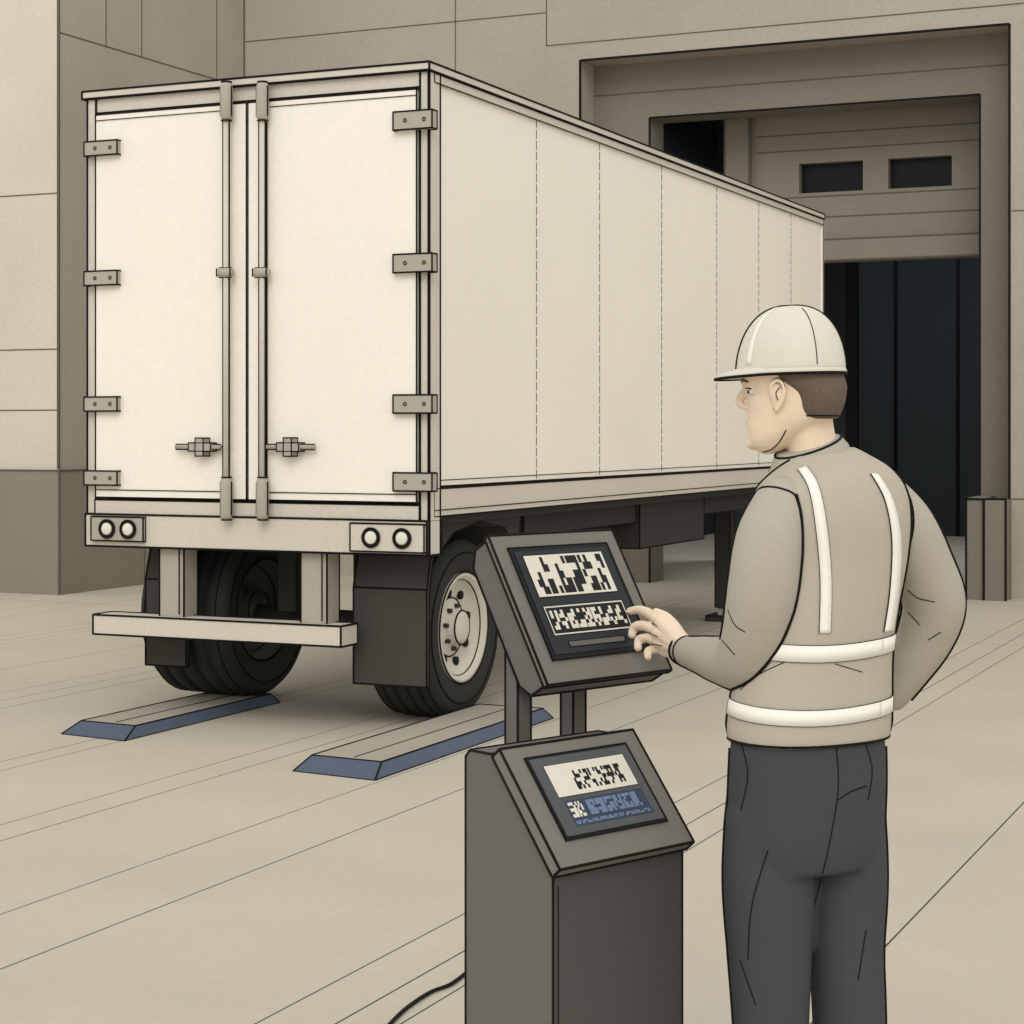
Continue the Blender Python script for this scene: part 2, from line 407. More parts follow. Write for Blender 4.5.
def wheel(nm,u_out,u_in,cv,R,cz):
    w=abs(u_out-u_in); s=1 if u_out>u_in else -1; cu=(u_out+u_in)/2; h=w/2
    prof=[(-h*.80,R*.56),(-h*.97,R*.66),(-h,R*.80),(-h*.96,R*.93),(-h*.82,R*.985)]
    for g in (-.55,-.2,.2,.55):
        prof+=[((g-.06)*h,R),((g-.05)*h,R*.972),((g+.05)*h,R*.972),((g+.06)*h,R)]
    prof+=[(h*.82,R*.985),(h*.96,R*.93),(h,R*.80),(h*.97,R*.66),(h*.80,R*.56)]
    lathe_u('tyre_'+nm,T,cu,cv,cz,[(x*s,r) for x,r in prof],'rubber')
    rimp=[(.80*h,.62*R),(.97*h,.62*R),(.97*h,.57*R),(.75*h,.52*R),(.60*h,.46*R),(.50*h,.34*R),(.62*h,.27*R),(.66*h,.2*R),(.9*h,.19*R),(.96*h,.13*R),(.96*h,0.001)]
    lathe_u('rim_'+nm,T,cu,cv,cz,[(x*s,r) for x,r in rimp],'rim')
    rimb=[(-.80*h,.60*R),(-.92*h,.57*R),(-.6*h,.5*R),(-.45*h,.25*R),(-.75*h,.22*R),(-.75*h,.001)]
    lathe_u('rim_back_'+nm,T,cu,cv,cz,[(x*s,r) for x,r in rimb],'rimin')
    for rr,xx in ((R*.62,.97),(R*.54,.82),(R*.985,.82),(R*.84,1.0),(R*.33,.53),(R*.19,.9)):
        addpath(T,circ_x(cu+s*xx*h,cv,cz,rr),.005)
    for rr,xx in ((R*.985,-.82),(R*.6,-.9),(R*.5,-.62),(R*.84,-1.0),(R*.22,-.75)):
        addpath(T,circ_x(cu+s*xx*h,cv,cz,rr),.0045)
    for k in range(8):
        a=2*math.pi*(k+.3)/8
        p=Vector((cu+s*.55*h,cv+R*.40*math.cos(a),cz+R*.40*math.sin(a)))
        tube('hand_hole',T,[p,p+Vector((s*.018,0,0))],.026,'lampdark',12)
        a+=.39; p=Vector((cu+s*.66*h,cv+R*.24*math.cos(a),cz+R*.24*math.sin(a)))
        tube('wheel_nut',T,[p-Vector((s*.02,0,0)),p+Vector((s*.02,0,0))],.014,'chassis',6)
wheel('right',-4.95,-5.37,10.29,.53,.53)
wheel('left',-6.92,-6.30,10.29,.535,.586)
tube('axle',T,[Vector((-6.5,10.29,.55)),Vector((-5.2,10.29,.53))],.065,'chassis')
box('chassis_beam_left',T,(-6.12,RV+.16,1.0),(-6.0,FV-.1,1.22),'chassis',.005)
box('chassis_beam_right',T,(-5.62,RV+.16,1.0),(-5.50,FV-.1,1.22),'chassis',.005)
box('floor_pan',T,(LU+.05,RV+.15,1.17),(RU-.06,FV-.02,1.37),'chassis',0)
box('suspension_left',T,(-6.12,10.1,.60),(-6.0,10.5,1.0),'chassis',0)
box('suspension_right',T,(-5.6,10.1,.60),(-5.44,10.5,1.0),'chassis',0)
box('tool_box',T,(-5.45,13.1,.84),(-4.90,14.55,1.22),'chassis',.006)
for u in (-5.42,-6.6):
    box('landing_leg',T,(u,16.4,.12),(u+.14,16.54,1.2),'chassis',.005); box('landing_foot',T,(u-.06,16.32,0),(u+.2,16.62,.05),'chassis',.005)
    box('landing_leg_inner',T,(u+.02,16.42,.04),(u+.12,16.52,.14),'metal',0)
box('side_guard',T,(-4.97,11.1,1.03),(-4.93,16.6,1.2),'chassis',.004)
flush_lines(T)

# ================================================================ RAMPS
def ramp(u0,u1,v0,v1,h):
    o=empty('wheel_ramp',((u0+u1)/2,(v0+v1)/2,0))
    b=.17; i=.07
    V=[Vector(p) for p in [(u0,v0,0),(u1,v0-.06,0),(u1,v1,0),(u0,v1,0),(u0+.01,v0+b,h),(u1-i,v0+b-.03,h),(u1-i,v1,h),(u0+.01,v1,h)]]
    mesh('ramp_slab',V,[(0,1,2,3),(4,5,6,7),(0,1,5,4),(1,2,6,5),(2,3,7,6),(3,0,4,7)],o,('ramp','blue'),mi=[0,0,1,1,0,1])
    for a,b_ in ((0,1),(1,2),(0,4),(1,5),(4,5),(5,6),(4,7),(0,3),(6,7),(2,6)): addline(o,V[a],V[b_],.005)
    addline(o,(V[4]+V[5])/2+Vector((.02,.05,.002)),(V[6]+V[7])/2+Vector((.02,0,.002)),.002)
    flush_lines(o)
ramp(-6.73,-6.26,8.78,10.35,.052)
ramp(-4.945,-4.45,8.30,10.45,.055)

# ================================================================ KIOSK
def frame_at(x,y,deg):
    a=math.radians(deg); ca_,sa_=math.cos(a),math.sin(a)
    def fn(w,t,z): return c2w(x+w*ca_-t*sa_, y+w*sa_+t*ca_, z)
    return fn
def slant(fn,t0,z0,t1,z1):
    l=math.hypot(t1-t0,z1-z0); dt,dz=(t1-t0)/l,(z1-z0)/l
    def g(w,s,h): return fn(w,t0+dt*s-dz*h,z0+dz*s+dt*h)
    return g,l
def glyphs(name,parent,g,x0,x1,s0,s1,n,h,m,dens=.6,seed=1,rows=5,cols=4):
    rnd=random.Random(seed); cw=(x1-x0)/n; geos=[]
    for i in range(n):
        for c in range(cols):
            for r in range(rows):
                if rnd.random()<dens:
                    a=x0+i*cw+cw*.88*c/cols; b=a+cw*.88/cols*1.02
                    p=s0+(s1-s0)*r/rows; q_=p+(s1-s0)/rows*1.02
                    vs=[g(*[hi if k else lo for k,lo,hi in zip(bb,(a,p,h),(b,q_,h+.0006))]) for bb in [(x,y,z) for x in (0,1) for y in (0,1) for z in (0,1)]]
                    geos.append((vs,BF))
    v,f=merge(geos); mesh(name,v,f,parent,(m,))
K=empty('control_kiosk',c2w(.1,3.60,0))
kf=frame_at(.0735,3.45,42); kw=.338
prof=[(0,0),(0,.910),(.150,1.088),(.167,1.099),(.228,1.099),(.240,1.086),(.240,0)]
prism('cabinet',K,prof,0,kw,'kiosk',kf,.0026,mats=('kiosk','kioskd'),mi=[0,0,1,1,0,0,0,0,0])  # front face takes the darker grey as painted shade
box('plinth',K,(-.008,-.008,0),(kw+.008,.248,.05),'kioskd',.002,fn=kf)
addline(K,kf(.012,-.001,.06),kf(.012,-.001,.88),.0012)
g,l=slant(kf,-.004,.908,.152,1.095)
box('head_panel',K,(-.006,-.006,-.004),(kw+.006,l+.004,.022),'bezel',.0028,fn=g)
box('screen_frame',K,(.038,.045,.020),(kw-.035,l-.024,.026),'screenframe',.0012,fn=g)
box('screen',K,(.044,.051,.022),(kw-.041,l-.030,.0278),'screenmid',0,fn=g)
box('picture_tile',K,(.068,.128,.026),(kw-.062,.196,.0288),'scrwhite',.0005,fn=g)
glyphs('picture_glyphs',K,g,.125,kw-.085,.138,.178,6,.0288,'screenframe',.58,3)
box('blue_panel',K,(.075,.066,.026),(kw-.06,.120,.0283),'scrnavy',0,fn=g)
glyphs('blue_readout',K,g,.125,kw-.075,.084,.115,6,.0283,'scrblue',.7,7)
glyphs('blue_readout_small',K,g,.08,.115,.084,.115,2,.0283,'scrwhite',.5,8)
glyphs('blue_footer',K,g,.08,kw-.065,.070,.077,14,.0283,'scrblue',.6,9,rows=2)
flush_lines(K)

# ================================================================ TERMINAL
Tm=empty('touchscreen_terminal',c2w(.12,3.95,0))
TX,TY,TYAW,TT,TZ0,TZ1=.064,3.75,43,.168,1.202,1.478
tf=frame_at(TX,TY,TYAW); tw=.348
g2,l2=slant(tf,0,TZ0,TT,TZ1)
hp_=[(0,0),(l2,0),(l2,-.04),(l2-.03,-.065),(.03,-.065),(0,-.045)]
prism('housing',Tm,hp_,0,tw,'kiosk',lambda w,s,h:g2(w,s,h),.0030)
box('bezel',Tm,(-.004,-.004,0),(tw+.004,l2+.004,.012),'bezel',.0028,fn=g2)
box('screen_frame',Tm,(.032,.045,.010),(tw-.032,l2-.028,.016),'screenframe',.0015,fn=g2)
box('screen',Tm,(.042,.055,.012),(tw-.042,l2-.038,.0175),'screen',0,fn=g2)
box('picture_tile',Tm,(.060,.180,.0165),(tw-.062,.275,.0183),'scrwhite',.0008,fn=g2)
glyphs('picture_glyphs',Tm,g2,.066,tw-.066,.186,.269,6,.0183,'screenframe',.45,11,rows=5,cols=4)
box('readout_frame',Tm,(.060,.095,.0165),(tw-.062,.160,.018),'scrwhite',.0008,fn=g2)
box('readout_back',Tm,(.064,.099,.0175),(tw-.066,.156,.0184),'screenframe',0,fn=g2)
glyphs('readout_text',Tm,g2,.070,tw-.070,.107,.149,9,.0184,'scrwhite',.5,12,rows=5,cols=3)
box('touch_bar',Tm,(.09,.068,.017),(tw-.1,.080,.0185),'kiosk',.0008,fn=g2)
for w in (.01,.165):
    box('post',Tm,(w,.088,.02),(w+.036,.124,1.26+(.0 if w>.1 else .1)),'kiosk',.0026,fn=tf)
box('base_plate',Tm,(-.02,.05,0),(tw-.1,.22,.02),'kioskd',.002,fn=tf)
flush_lines(Tm)
A0=g2(0,0,.0185); NB=(g2(0,0,1)-g2(0,0,0)).normalized()
d_=pt(629,611,1.0)-CAMP; TIPY=(A0-CAMP).dot(NB)/d_.dot(NB)  # range of the touched spot

cb_=[pt(p[0],p[1],EYE*F/(p[1]-430)) + Vector((0,0,.008)) for p in ((385,1032),(405,1012),(430,995),(452,986),(475,968))]
v,f=smooth_tube(cb_,[.006]*5,8,6)
mesh('power_cable',v,f,None,('line',),True)

# ================================================================ WORKER
Wk=empty('warehouse_worker',c2w(.56,3.57,0))
PSI=math.radians(30)
aw=(RIGHT*math.cos(PSI)+VIEW*math.sin(PSI)).normalized()
af=(-RIGHT*math.sin(PSI)+VIEW*math.cos(PSI)).normalized()
def ering(c,a,b,w=None,f=None,seg=32,p=2.3,tilt=0):
    w=w or aw; f=f or af; out=[]
    for k in range(seg):
        t=2*math.pi*k/seg; ct,st=math.cos(t),math.sin(t)
        x=math.copysign(abs(ct)**(2/p),ct)*a; y=math.copysign(abs(st)**(2/p),st)*b
        out.append(c+w*x+f*y+UP*(tilt*x))
    return out
def loft(rings):
    n=len(rings[0]); vs=[v for r in rings for v in r]; fs=[]
    for i in range(len(rings)-1):
        for j in range(n):
            k=(j+1)%n; fs.append((i*n+j,i*n+k,(i+1)*n+k,(i+1)*n+j))
    fs.append(tuple(range(n))); fs.append(tuple(range((len(rings)-1)*n,len(rings)*n)))
    return vs,fs
def body(tab,Y,scale=1,add=0,n=4,p=2.3):
    cs=cat([Vector((r[0],r[1],r[2])) for r in tab],n); ds=cat([Vector((r[3],r[4],r[5] if len(r)>5 else 3.55)) for r in tab],n)
    rings=[]
    for a,b in zip(cs,ds):
        c=pt(a.x,a.y,b.z)
        rings.append(ering(c,max(a.z*scale+add,.01),max(b.x*scale+add,.01),p=p,tilt=b.y))
    return loft(rings)
vest_tab=[(809,739,.158,.115,0,3.56),(809,728,.160,.117,0,3.56),(811,700,.158,.115,0,3.56),(816,655,.150,.108,0,3.56),(822,610,.150,.107,0,3.56),
 (828,560,.158,.110,0,3.57),(830,520,.162,.110,.03,3.57),(829,492,.154,.102,.06,3.57),(826,474,.128,.090,.1,3.57),(822,460,.090,.075,.12,3.58),(818,451,.068,.062,.12,3.58)]
shirt_geo=[body(vest_tab,3.56,.965,-.003)]
LA=[(784,503,3.50),(770,540,3.470),(763,590,3.465),(755,635,3.49),(744,660,3.53),(722,660,3.62),(702,655,3.71),(684,651,3.80)]
LR=[.054,.062,.064,.060,.055,.045,.036,.028]
RA=[(876,496,3.63),(901,526,3.65),(922,568,3.68),(934,603,3.70),(925,637,3.72),(908,668,3.73),(892,695,3.74)]
RR=[.055,.062,.061,.060,.054,.044,.034]
la=[pt(*p) for p in LA]; ra=[pt(*p) for p in RA]
shirt_geo.append(smooth_tube(la,LR,24,6)); shirt_geo.append(smooth_tube(ra,RR,24,6))
shirt=remesh('shirt',shirt_geo,.006,Wk,'shirt',8)
vest=remesh('hi_vis_vest',[body(vest_tab,3.56)],.006,Wk,'vest',6)
col=[ering(pt(811,464,3.585),.080,.070,tilt=.22,p=2),ering(pt(810,454,3.585),.074,.066,tilt=.30,p=2),ering(pt(808,446,3.585),.063,.058,tilt=.36,p=2),ering(pt(808,444,3.585),.056,.052,tilt=.36,p=2)]
v,f=loft(col); mesh('shirt_collar',v,f,Wk,('shirt',),True)
addpath(Wk,col[2]+[col[2][0]],.0024); addpath(Wk,col[0]+[col[0][0]],.0028)
tr_tab=[(808,728,.150,.108,0,3.56),(808,760,.152,.112,0,3.56),(807,800,.152,.115,0,3.56),(806,840,.148,.112,0,3.56),(806,865,.135,.10,0,3.56)]
LL=[(770,810,3.53),(769,880,3.53),(770,950,3.53),(771,1020,3.53),(772,1090,3.54),(772,1180,3.57),(773,1270,3.58),(773,1322,3.58)]
LLr=[.080,.084,.077,.069,.064,.060,.054,.052]
RL=[(842,810,3.59),(845,880,3.59),(846,950,3.58),(849,1020,3.58),(851,1090,3.58),(852,1180,3.60),(853,1270,3.61),(853,1322,3.61)]
RLr=[.078,.078,.069,.067,.063,.060,.054,.052]
ll=[pt(*p) for p in LL]; rl=[pt(*p) for p in RL]
trouser=remesh('trousers',[body(tr_tab,3.56),smooth_tube(ll,LLr,24,5,False),smooth_tube(rl,RLr,24,5,False)],.007,Wk,'trouser',5)
for c in (ll[-1],rl[-1]):
    base=Vector((c.x,c.y,0))
    gs=smooth_tube([base-af*.03+UP*.05,base+af*.06+UP*.045,base+af*.15+UP*.036,base+af*.20+UP*.03],[.045,.046,.042,.03],16)
    gs2=smooth_tube([base+UP*.05-af*.01,base+UP*.13-af*.01],[.046,.045],16)
    sh=remesh('shoe',[gs,gs2],.007,Wk,'shoe',3)
    for vtx in sh.data.vertices:
        if vtx.co.z<.004: vtx.co.z=.002
tb=bvh_of(trouser); vb=bvh_of(vest); sb=bvh_of(shirt)
def inside(bv,p):
    n=0; o=p.copy(); d=Vector((.31,.27,.91)).normalized()
    while n<9:
        h=bv.ray_cast(o,d)
        if h[0] is None: break
        n+=1; o=h[0]+d*1e-4
    return n%2==1
def sleeve_seam(pts,rads,sg,r=.0034,skip0=0,skip1=2):
    """piped sleeve seam; where the sleeve meets the vest it follows the join"""
    P=cat(pts,8);R=cat(list(rads),8); out=[]
    for i in range(skip0,len(P)-skip1):
        t=(P[min(i+1,len(P)-1)]-P[max(i-1,0)]).normalized()
        d=(P[i]-CAMP).normalized(); s=t.cross(d).normalized()*sg; u=s.cross(t).normalized()
        if u.dot(d)>0: u=-u
        best=None
        for a in range(0,91,3):
            a_=math.radians(a); dd=u*math.cos(a_)+s*math.sin(a_)
            p=P[i]+dd*R[i]*.97
            if inside(vb,p): break
            h=sb.ray_cast(P[i]+dd*R[i]*1.6,-dd)
            best=(h[0]+dd*.0008) if (h[0] is not None and (h[0]-p).length<.02) else p
        if best is not None: out.append(best)
    for _ in range(2):
        if len(out)>3: out=[out[0]]+[(out[i-1]+out[i]*2+out[i+1])/4 for i in range(1,len(out)-1)]+[out[-1]]
    addpath(Wk,out,r)
for sg in (-1,1):
    sleeve_seam(la,LR,sg); sleeve_seam(ra,RR,sg)
def seam_tube(pts,rads,sgns,r=.0028,skip0=0,skip1=0,k=.99):
    P=cat(pts,6);R=cat(list(rads),6)
    for sg in sgns:
        out=[]
        for i in range(skip0,len(P)-skip1):
            t=(P[min(i+1,len(P)-1)]-P[max(i-1,0)]).normalized()
            d=(P[i]-CAMP).normalized(); s=t.cross(d).normalized()
            out.append(P[i]+s*R[i]*k*sg)
        addpath(Wk,out,r)
def widest(bvh,cx,cy,Y,sg):
    c=pt(cx,cy,Y); best=None
    for i in range(-14,15):
        o=c+RIGHT*sg*.7+VIEW*(i*.01)
        h=bvh.ray_cast(o,-RIGHT*sg)
        if h[0] is not None:
            dd=h[0]-CAMP; s=sg*dd.dot(RIGHT)/dd.dot(VIEW)
            if best is None or s>best[0]: best=(s,h[0])
    return best[1] if best else None
def side_seam(bvh,rows,Y,sg,r=.0034):
    P=[widest(bvh,cx,cy,Y,sg) for cx,cy in rows]; P=[p+RIGHT*sg*.0008 for p in P if p is not None]
    addpath(Wk,cat(P,3),r)
rows=[(808,y) for y in range(748,1330,24)]
side_seam(tb,rows,3.55,-1); side_seam(tb,rows,3.55,1)
side_seam(vb,[(815,y) for y in range(738,470,-14)],3.56,1); side_seam(vb,[(815,y) for y in range(738,500,-14)],3.56,-1)
seam_tube(ll,LLr,(-1,1),skip0=14,k=.97); seam_tube(rl,RLr,(-1,1),skip0=14,k=.97)
addpath(Wk,pixels_on([vb,sb],[(790,460),(775,470),(760,484),(752,497)],.0006,6),.0022)
def ring_on(bvh,cpx,cy,Y,n=72,off=.001,R=.6,sag=0):
    c=pt(cpx,cy,Y); out=[]
    for k in range(n+1):
        a=2*math.pi*k/n; d=Vector((math.cos(a),math.sin(a),0))
        cc_=c-UP*sag*(-d.dot(VIEW)*.5+.5)**2
        h=bvh.ray_cast(cc_+d*R,-d)
        if h[0] is not None: out.append(h[0]+d*off)
    return out
def ribbon(name,A,B,m):
    n=min(len(A),len(B)); vs=A[:n]+B[:n]; fs=[(i,i+1,n+i+1,n+i) for i in range(n-1)]
    o=mesh(name,vs,fs,Wk,(m,),True)
    s=o.modifiers.new('t','SOLIDIFY'); s.thickness=.0015; s.offset=0
def band(cy0,cy1,cx,nm):
    A=ring_on(vb,cx,cy0,3.56,off=.0025,sag=.012); B=ring_on(vb,cx,cy1,3.56,off=.0025,sag=.012)
    ribbon(nm,A,B,'reflect')
    addpath(Wk,ring_on(vb,cx,cy0,3.56,off=.0022,sag=.012),.0011); addpath(Wk,ring_on(vb,cx,cy1,3.56,off=.0022,sag=.012),.0011)
band(632,648,816,'reflective_band_upper'); band(694,709,810,'reflective_band_lower')
addpath(Wk,ring_on(vb,809,736,3.56,off=0),.0030)
def vtape(ptsL,ptsR,nm):
    A=pixels_on(vb,ptsL,.0025,8);B=pixels_on(vb,ptsR,.0025,8)
    ribbon(nm,A,B,'reflect'); addpath(Wk,pixels_on(vb,ptsL,.0022,8),.0011); addpath(Wk,pixels_on(vb,ptsR,.0022,8),.0011)
vtape([(798,470),(809,490),(816,530),(820,580),(819,633)],[(807,467),(819,488),(827,530),(831,580),(830,633)],'back_tape_left')
vtape([(870,474),(884,500),(891,540),(889,590),(883,632)],[(878,475),(892,500),(900,540),(898,590),(892,630)],'back_tape_right')
def armhole(pts,rads,nj=40,r=.0028):
    P=cat(pts,10); R=cat(list(rads),10); fr=frames(P); out=[]
    for j in range(nj+1):
        a=2*math.pi*j/nj; found=None
        for i in range(len(P)):
            t,n,b=fr[i]; p=P[i]+(n*math.cos(a)+b*math.sin(a))*R[i]*.985
            if not inside(vb,p): found=p; break
        if found: out.append(found)
    for _ in range(2):
        out=[out[0]]+[(out[i-1]+out[i]*2+out[i+1])/4 for i in range(1,len(out)-1)]+[out[-1]]
    addpath(Wk,out,r)
armhole(la,LR); armhole(ra,RR)
for pts_ in ([(836,745),(838,790),(828,850),(814,905)],[(742,745),(748,775),(741,810)],[(838,800),(850,792),(866,786)],[(768,850),(752,905),(748,960)],[(866,745),(872,770),(868,800)],[(740,960),(756,1005)],[(866,930),(858,980)]):
    P=pixels_on(tb,pts_,.0005,8); addpath(Wk,P,.0012)
for pts_ in ([(740,690),(760,674),(785,662)],[(835,664),(862,672)]):
    P=pixels_on([vb,sb],pts_,.0003,8); addpath(Wk,P,.0009)
for pts_ in ([(728,610),(735,625),(745,632)],[(722,640),(735,655)],[(908,590),(918,598),(935,602)],[(928,640),(941,632)],[(908,612),(920,625)]):
    P=pixels_on([sb,vb],pts_,.0003,8); addpath(Wk,P,.0010)
cp=la[-1]; ct=(la[-1]-la[-2]).normalized(); n1=ct.orthogonal().normalized(); n2=ct.cross(n1)
addpath(Wk,[cp+ct*.012+(n1*math.cos(t/12*math.pi)+n2*math.sin(t/12*math.pi))*.027 for t in range(25)],.0024)
addpath(Wk,[cp-ct*.018+(n1*math.cos(t/12*math.pi)+n2*math.sin(t/12*math.pi))*.031 for t in range(25)],.0014)

def hand(nm,wrist,chains,radii,palm_r,extra=()):
    gs=[]
    for ch,r in zip(chains,radii):
        P=[pt(*p) for p in ch]; gs.append(smooth_tube(P,r,12,5))
    for ch in chains[:4]:
        k=pt(*ch[0]); gs.append(smooth_tube([wrist,wrist.lerp(k,.5),k],palm_r,12,4))
    for e in extra: gs.append(e)
    return remesh(nm,gs,.0022,Wk,'skin',2)
wr=pt(688,649,3.795)
k_=(TIPY-.010-3.795)/(3.962-3.795)
def hy(y): return 3.795+(y-3.795)*k_
chains=[[(661,622,3.865),(650,614,3.905),(640,610,3.94),(630,611,3.962)],
        [(658,632,3.868),(645,626,3.905),(635,627,3.925),(632,635,3.925)],
        [(660,642,3.866),(648,638,3.895),(639,640,3.908),(638,648,3.900)],
        [(666,650,3.862),(656,649,3.882),(648,651,3.890),(648,657,3.882)],
        [(680,636,3.822),(674,626,3.842),(666,617,3.868),(656,612,3.890)]]
chains=[[(a,b,hy(c)) for a,b,c in ch] for ch in chains]
rad=[[.0112,.0105,.0095,.0080],[.0115,.0108,.0098,.0088],[.0110,.0102,.0092,.0082],[.0098,.0090,.0082,.0074],[.0135,.0120,.0100,.0085]]
hL=hand('hand_left',wr,chains,rad,[.022,.0190,.0150],[smooth_tube([pt(700,653,3.75),wr],[.023,.023],14,3)])
a=pt(*chains[0][-1]);b=pt(*chains[0][-2]); d=(a-b).normalized(); up=(-VIEW-(-VIEW).dot(d)*d).normalized()
p=a+up*.0065
v,f=smooth_tube([p-d*.005,p+d*.003],[.003,.003],8,2); mesh('fingernail',v,f,Wk,('scrwhite',),True)
hb_=bvh_of(hL)
for pts_ in ([(632,618),(645,620),(657,626)],[(636,634),(647,632),(658,637)],[(642,645),(652,644),(662,646)]):
    addpath(Wk,pixels_on(hb_,pts_,.0001,4),.0010)
wr2=pt(888,701,3.745)
ch2=[[(868,716,3.735),(852,722,3.735),(838,724,3.725),(826,724,3.715)],
     [(868,724,3.73),(852,732,3.73),(838,735,3.72),(825,735,3.71)],
     [(870,732,3.725),(856,741,3.725),(843,744,3.715),(832,744,3.705)],
     [(874,739,3.72),(862,748,3.718),(852,751,3.71),(843,751,3.70)],
     [(884,712,3.72),(882,722,3.69),(878,730,3.675),(872,736,3.67)]]
rad2=[[.0095,.0088,.008,.0068],[.0098,.009,.0082,.0072],[.0093,.0085,.0078,.0068],[.0083,.0075,.0068,.006],[.012,.0105,.0092,.0075]]
hand('hand_right',wr2,ch2,rad2,[.021,.0165,.0125])

# ---- head
HY=3.58
fh=(-RIGHT*.955+VIEW*.297).normalized(); wh=Vector((-fh.y,fh.x,0))
def hp(px,py,side=0.0):
    c=pt(790,py,HY); s=(px-790)*HY/F
    return c - fh*s/.97 + wh*side
def hslice(y,x0,x1,hw,p=2.1,seg=36):
    a=hp(x0,y);b=hp(x1,y); c=(a+b)/2; L_=(b-a).length/2
    out=[]
    for k in range(seg):
        t=2*math.pi*k/seg; ct_,st_=math.cos(t),math.sin(t)
        x=math.copysign(abs(ct_)**(2/p),ct_)*L_; y_=math.copysign(abs(st_)**(2/p),st_)*hw
        out.append(c+fh*x+wh*y_)
    return out
sl=[(454,764,772,.012),(451,758,781,.024),(446,752,789,.034),(440,750,796,.042),(434,750,805,.048),(427,749,818,.053),(420,749,830,.058),(412,749,836,.062),
    (402,748,838,.066),(394,749,839,.068),(386,744,840,.070),(378,743,841,.072),(366,747,841,.075),(350,753,838,.073),(335,764,830,.062),(324,780,816,.040)]
head_geo=[loft([hslice(*s) for s in sl])]
nose=smooth_tube([hp(748,386),hp(744,394),hp(740,402),hp(744,406)],[.006,.008,.0080,.0065],12,4)
nost=smooth_tube([hp(747,407,-.010),hp(746,407,0),hp(747,407,.010)],[.006,.006,.006],10,4)
lip1=smooth_tube([hp(753,421,-.018),hp(748.0,420,0),hp(753,421,.018)],[.003,.0050,.003],10,4)
lip2=smooth_tube([hp(753,427,-.016),hp(749.0,427,0),hp(753,427,.016)],[.003,.0050,.003],10,4)
chin=smooth_tube([hp(757,443,-.012),hp(754,443,0),hp(757,443,.012)],[.011,.014,.011],10,4)
brow=smooth_tube([hp(755,383,-.035),hp(747,382,-.012),hp(747,382,.012),hp(755,383,.035)],[.006,.008,.008,.006],10,4)
neck=smooth_tube([pt(816,470,3.59),pt(812,445,3.585),pt(808,418,3.58),pt(806,395,3.58)],[.054,.046,.045,.045],24,4)
head_geo+=[nose,nost,lip1,lip2,chin,brow,neck]
head=remesh('head',head_geo,.0032,Wk,'skin',4)
hdb=bvh_of(head)
addpath(Wk,[hp(755.5,424,-.02),hp(751,424,-.010),hp(749,424,0),hp(751,424,.010),hp(755.5,424,.02)],.0011)
addpath(Wk,pixels_on(hdb,[(763,452),(772,449),(780,441),(786,430)],.0001,5),.0013)
for s in (-1,1):
    e=hp(757,392,s*.036)
    v,f=smooth_tube([e-wh*.007,e+wh*.007],[.0058,.0058],12,3); mesh('eye',v,f,Wk,('eye',),True)
    e2=e+fh*.005+wh*s*.002
    v,f=smooth_tube([e2,e2+fh*.002],[.004,.0035],12,2); mesh('iris',v,f,Wk,('lampdark',),True)
    addpath(Wk,cat([hp(749,389,s*.018),hp(749.5,388,s*.03),hp(756,389,s*.046)],4),.0012)
    v,f=smooth_tube([hp(745,382,s*.012),hp(746,380,s*.028),hp(753,382,s*.045)],[.0025,.003,.002],8,4); mesh('eyebrow',v,f,Wk,('hair',),True)
for s in (-1,1):
    o_=.067
    geo=[]; dx=7; EC=hp(777+dx,394,s*o_)
    rimp=[hp(773+dx,410,s*(o_-.004)),hp(771+dx,398,s*(o_+.003)),hp(770+dx,387,s*(o_+.009)),hp(776+dx,379,s*(o_+.013)),hp(783+dx,382,s*(o_+.014)),hp(785+dx,392,s*(o_+.012)),hp(782+dx,403,s*(o_+.008)),hp(776+dx,413,s*(o_+.001))]
    rimp=[EC+(p-EC)*.86 for p in rimp]
    geo.append(smooth_tube(rimp,[.0036,.0036,.004,.004,.004,.004,.004,.0045],10,4))
    geo.append(smooth_tube([hp(777+dx,388,s*(o_)),hp(777+dx,396,s*(o_)),hp(775+dx,405,s*(o_-.003))],[.009,.0105,.007],10,4))
    remesh('ear',geo,.002,Wk,'skin',2)
    cr=cat([EC+(p-EC)*1.12+wh*s*.0005 for p in rimp],4)
    addpath(Wk,cr,.0013)
    addpath(Wk,cat([EC+(hp(780+dx,387,s*(o_+.014))-EC)*.86,EC+(hp(776+dx,394,s*(o_+.014))-EC)*.86,EC+(hp(778+dx,402,s*(o_+.012))-EC)*.86],4),.0009)
hair=[(419,806,835,.044),(416,799,838,.058),(410,795,840,.066),(402,793,843,.0705),(394,789,844,.073),(388,778,845,.075),(382,765,844,.0765),(376,757,842,.0765),(369,757,839,.0765),(362,766,832,.068)]
hr_=[hslice(*s) for s in hair]
hair_o=remesh('hair',[loft(hr_)],.004,Wk,'hair',3)
addpath(Wk,hr_[1]+[hr_[1][0]],.0014)
def hring(f0,b0,hw,y,p=2.05,seg=48,tilt=0):
    a=hslice(y,f0,b0,hw,p,seg); c=hp(790,y)
    return [q_+UP*((q_-c).dot(fh)*tilt) for q_ in a]
HT_=-.03; cx=791
dome=[]
for i in range(15):
    a=math.radians(i*90/14.4); sc=math.cos(a)**.8; z=math.sin(a)
    dome.append(hring(cx-53*sc,cx+52.5*sc,.092*sc,374-68*z,tilt=HT_))
inner=[hring(cx-51,cx+50,.088,374,tilt=HT_),hring(cx-49,cx+48,.086,362,tilt=HT_)]
v,f=loft([inner[1],inner[0]]+dome)
mesh('helmet_shell',v,f,Wk,('helmet',),True)
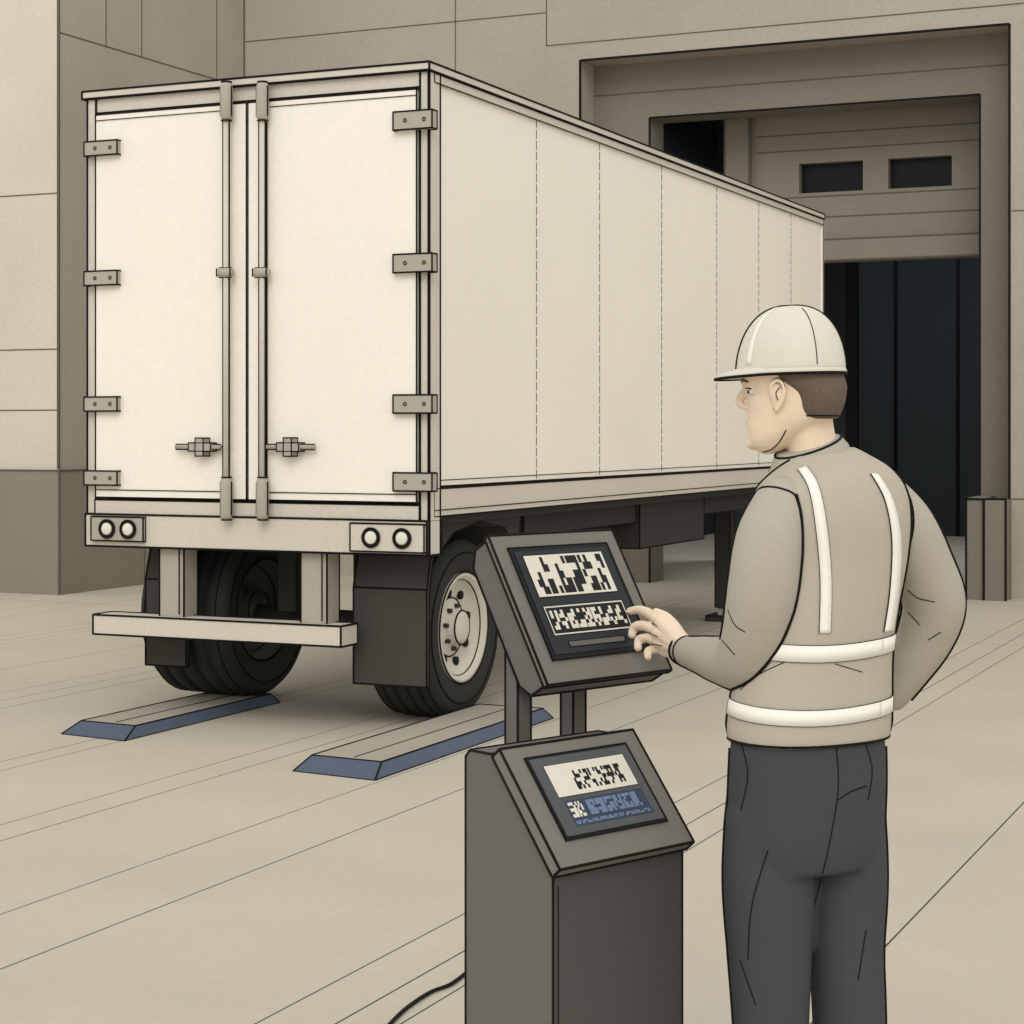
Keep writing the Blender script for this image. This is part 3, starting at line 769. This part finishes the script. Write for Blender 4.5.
def brim_out(extra,y,dy=0):
    base=hring(cx-54.5,cx+53.5,.0935,y,tilt=HT_); c=hp(cx,y); out=[]
    for q_ in base:
        d=(q_-c); fr=d.normalized().dot(fh)
        k=max(0,(fr-.35)/.65); out.append(q_+fh*extra*(k**.8)-UP*dy*k)
    return out
b1=brim_out(.036,372,.004); b2=brim_out(.038,375,.005); b0=hring(cx-52,cx+51,.090,367,tilt=HT_); b3=hring(cx-50,cx+49,.087,376,tilt=HT_)
v,f=loft([b0,b1,b2,b3]); mesh('helmet_brim',v,f,Wk,('helmet',),True)
addpath(Wk,b2+[b2[0]],.0028)
def dome_pt(az,el,k=1.0):
    sc=math.cos(el)**.8*k; y=374-68*math.sin(el)*k
    c=hp(cx-.25,y)
    ct_,st_=math.cos(az),math.sin(az); p=2.05
    x=math.copysign(abs(ct_)**(2/p),ct_)*52.7*sc*HY/F/.97; w_=math.copysign(abs(st_)**(2/p),st_)*.092*sc
    q_=c+fh*x+wh*w_
    return q_+UP*((q_-hp(790,y)).dot(fh)*HT_)
for az in (.85,-.85):
    w_=.07
    A=[dome_pt(az-w_,math.radians(e),1.006) for e in range(8,78,4)];B=[dome_pt(az+w_,math.radians(e),1.006) for e in range(8,78,4)]
    ribbon('helmet_band_strip',A,B,'helmetband')
for az in (2.2,-2.2):
    addpath(Wk,[dome_pt(az,math.radians(e),1.002) for e in range(6,74,4)],.0010)
for az0 in (0.2,):
    addpath(Wk,[dome_pt(az0,math.radians(e),1.002) for e in range(4,87,3)]+[dome_pt(math.pi+az0,math.radians(e),1.002) for e in range(86,3,-3)],.0028)
flush_lines(Wk,'seams_and_piping')

# ================================================================ LIGHT
w=bpy.data.worlds.new('hall_ambient'); scene.world=w; w.use_nodes=True
bg=w.node_tree.nodes['Background']; bg.inputs[0].default_value=(1.0,.984,.948,1); bg.inputs[1].default_value=.96
sd_=bpy.data.lights.new('hall_sun','SUN'); sd_.energy=1.05; sd_.angle=math.radians(35); sd_.color=(1,.985,.95)
so=bpy.data.objects.new('hall_sun',sd_); scene.collection.objects.link(so)
dirn=c2w(.08,.80,-.62); so.rotation_euler=dirn.to_track_quat('-Z','Y').to_euler(); so.location=(0,-2,9)
bl=bpy.data.lights.new('bay_fill','AREA'); bl.energy=170; bl.size=3; bl.color=(.93,.97,1)  # unseen fill light, added to lift the bay interior out of black
bo=bpy.data.objects.new('bay_fill',bl); scene.collection.objects.link(bo); bo.location=(-6,26,6.4)

cd=bpy.data.cameras.new('camera'); cd.sensor_width=36; cd.lens=F/1024*36; cd.shift_y=-82/1024
cam=bpy.data.objects.new('camera',cd); cam.location=(0,0,EYE); cam.rotation_euler=(math.radians(90),0,TH)
scene.collection.objects.link(cam); scene.camera=cam
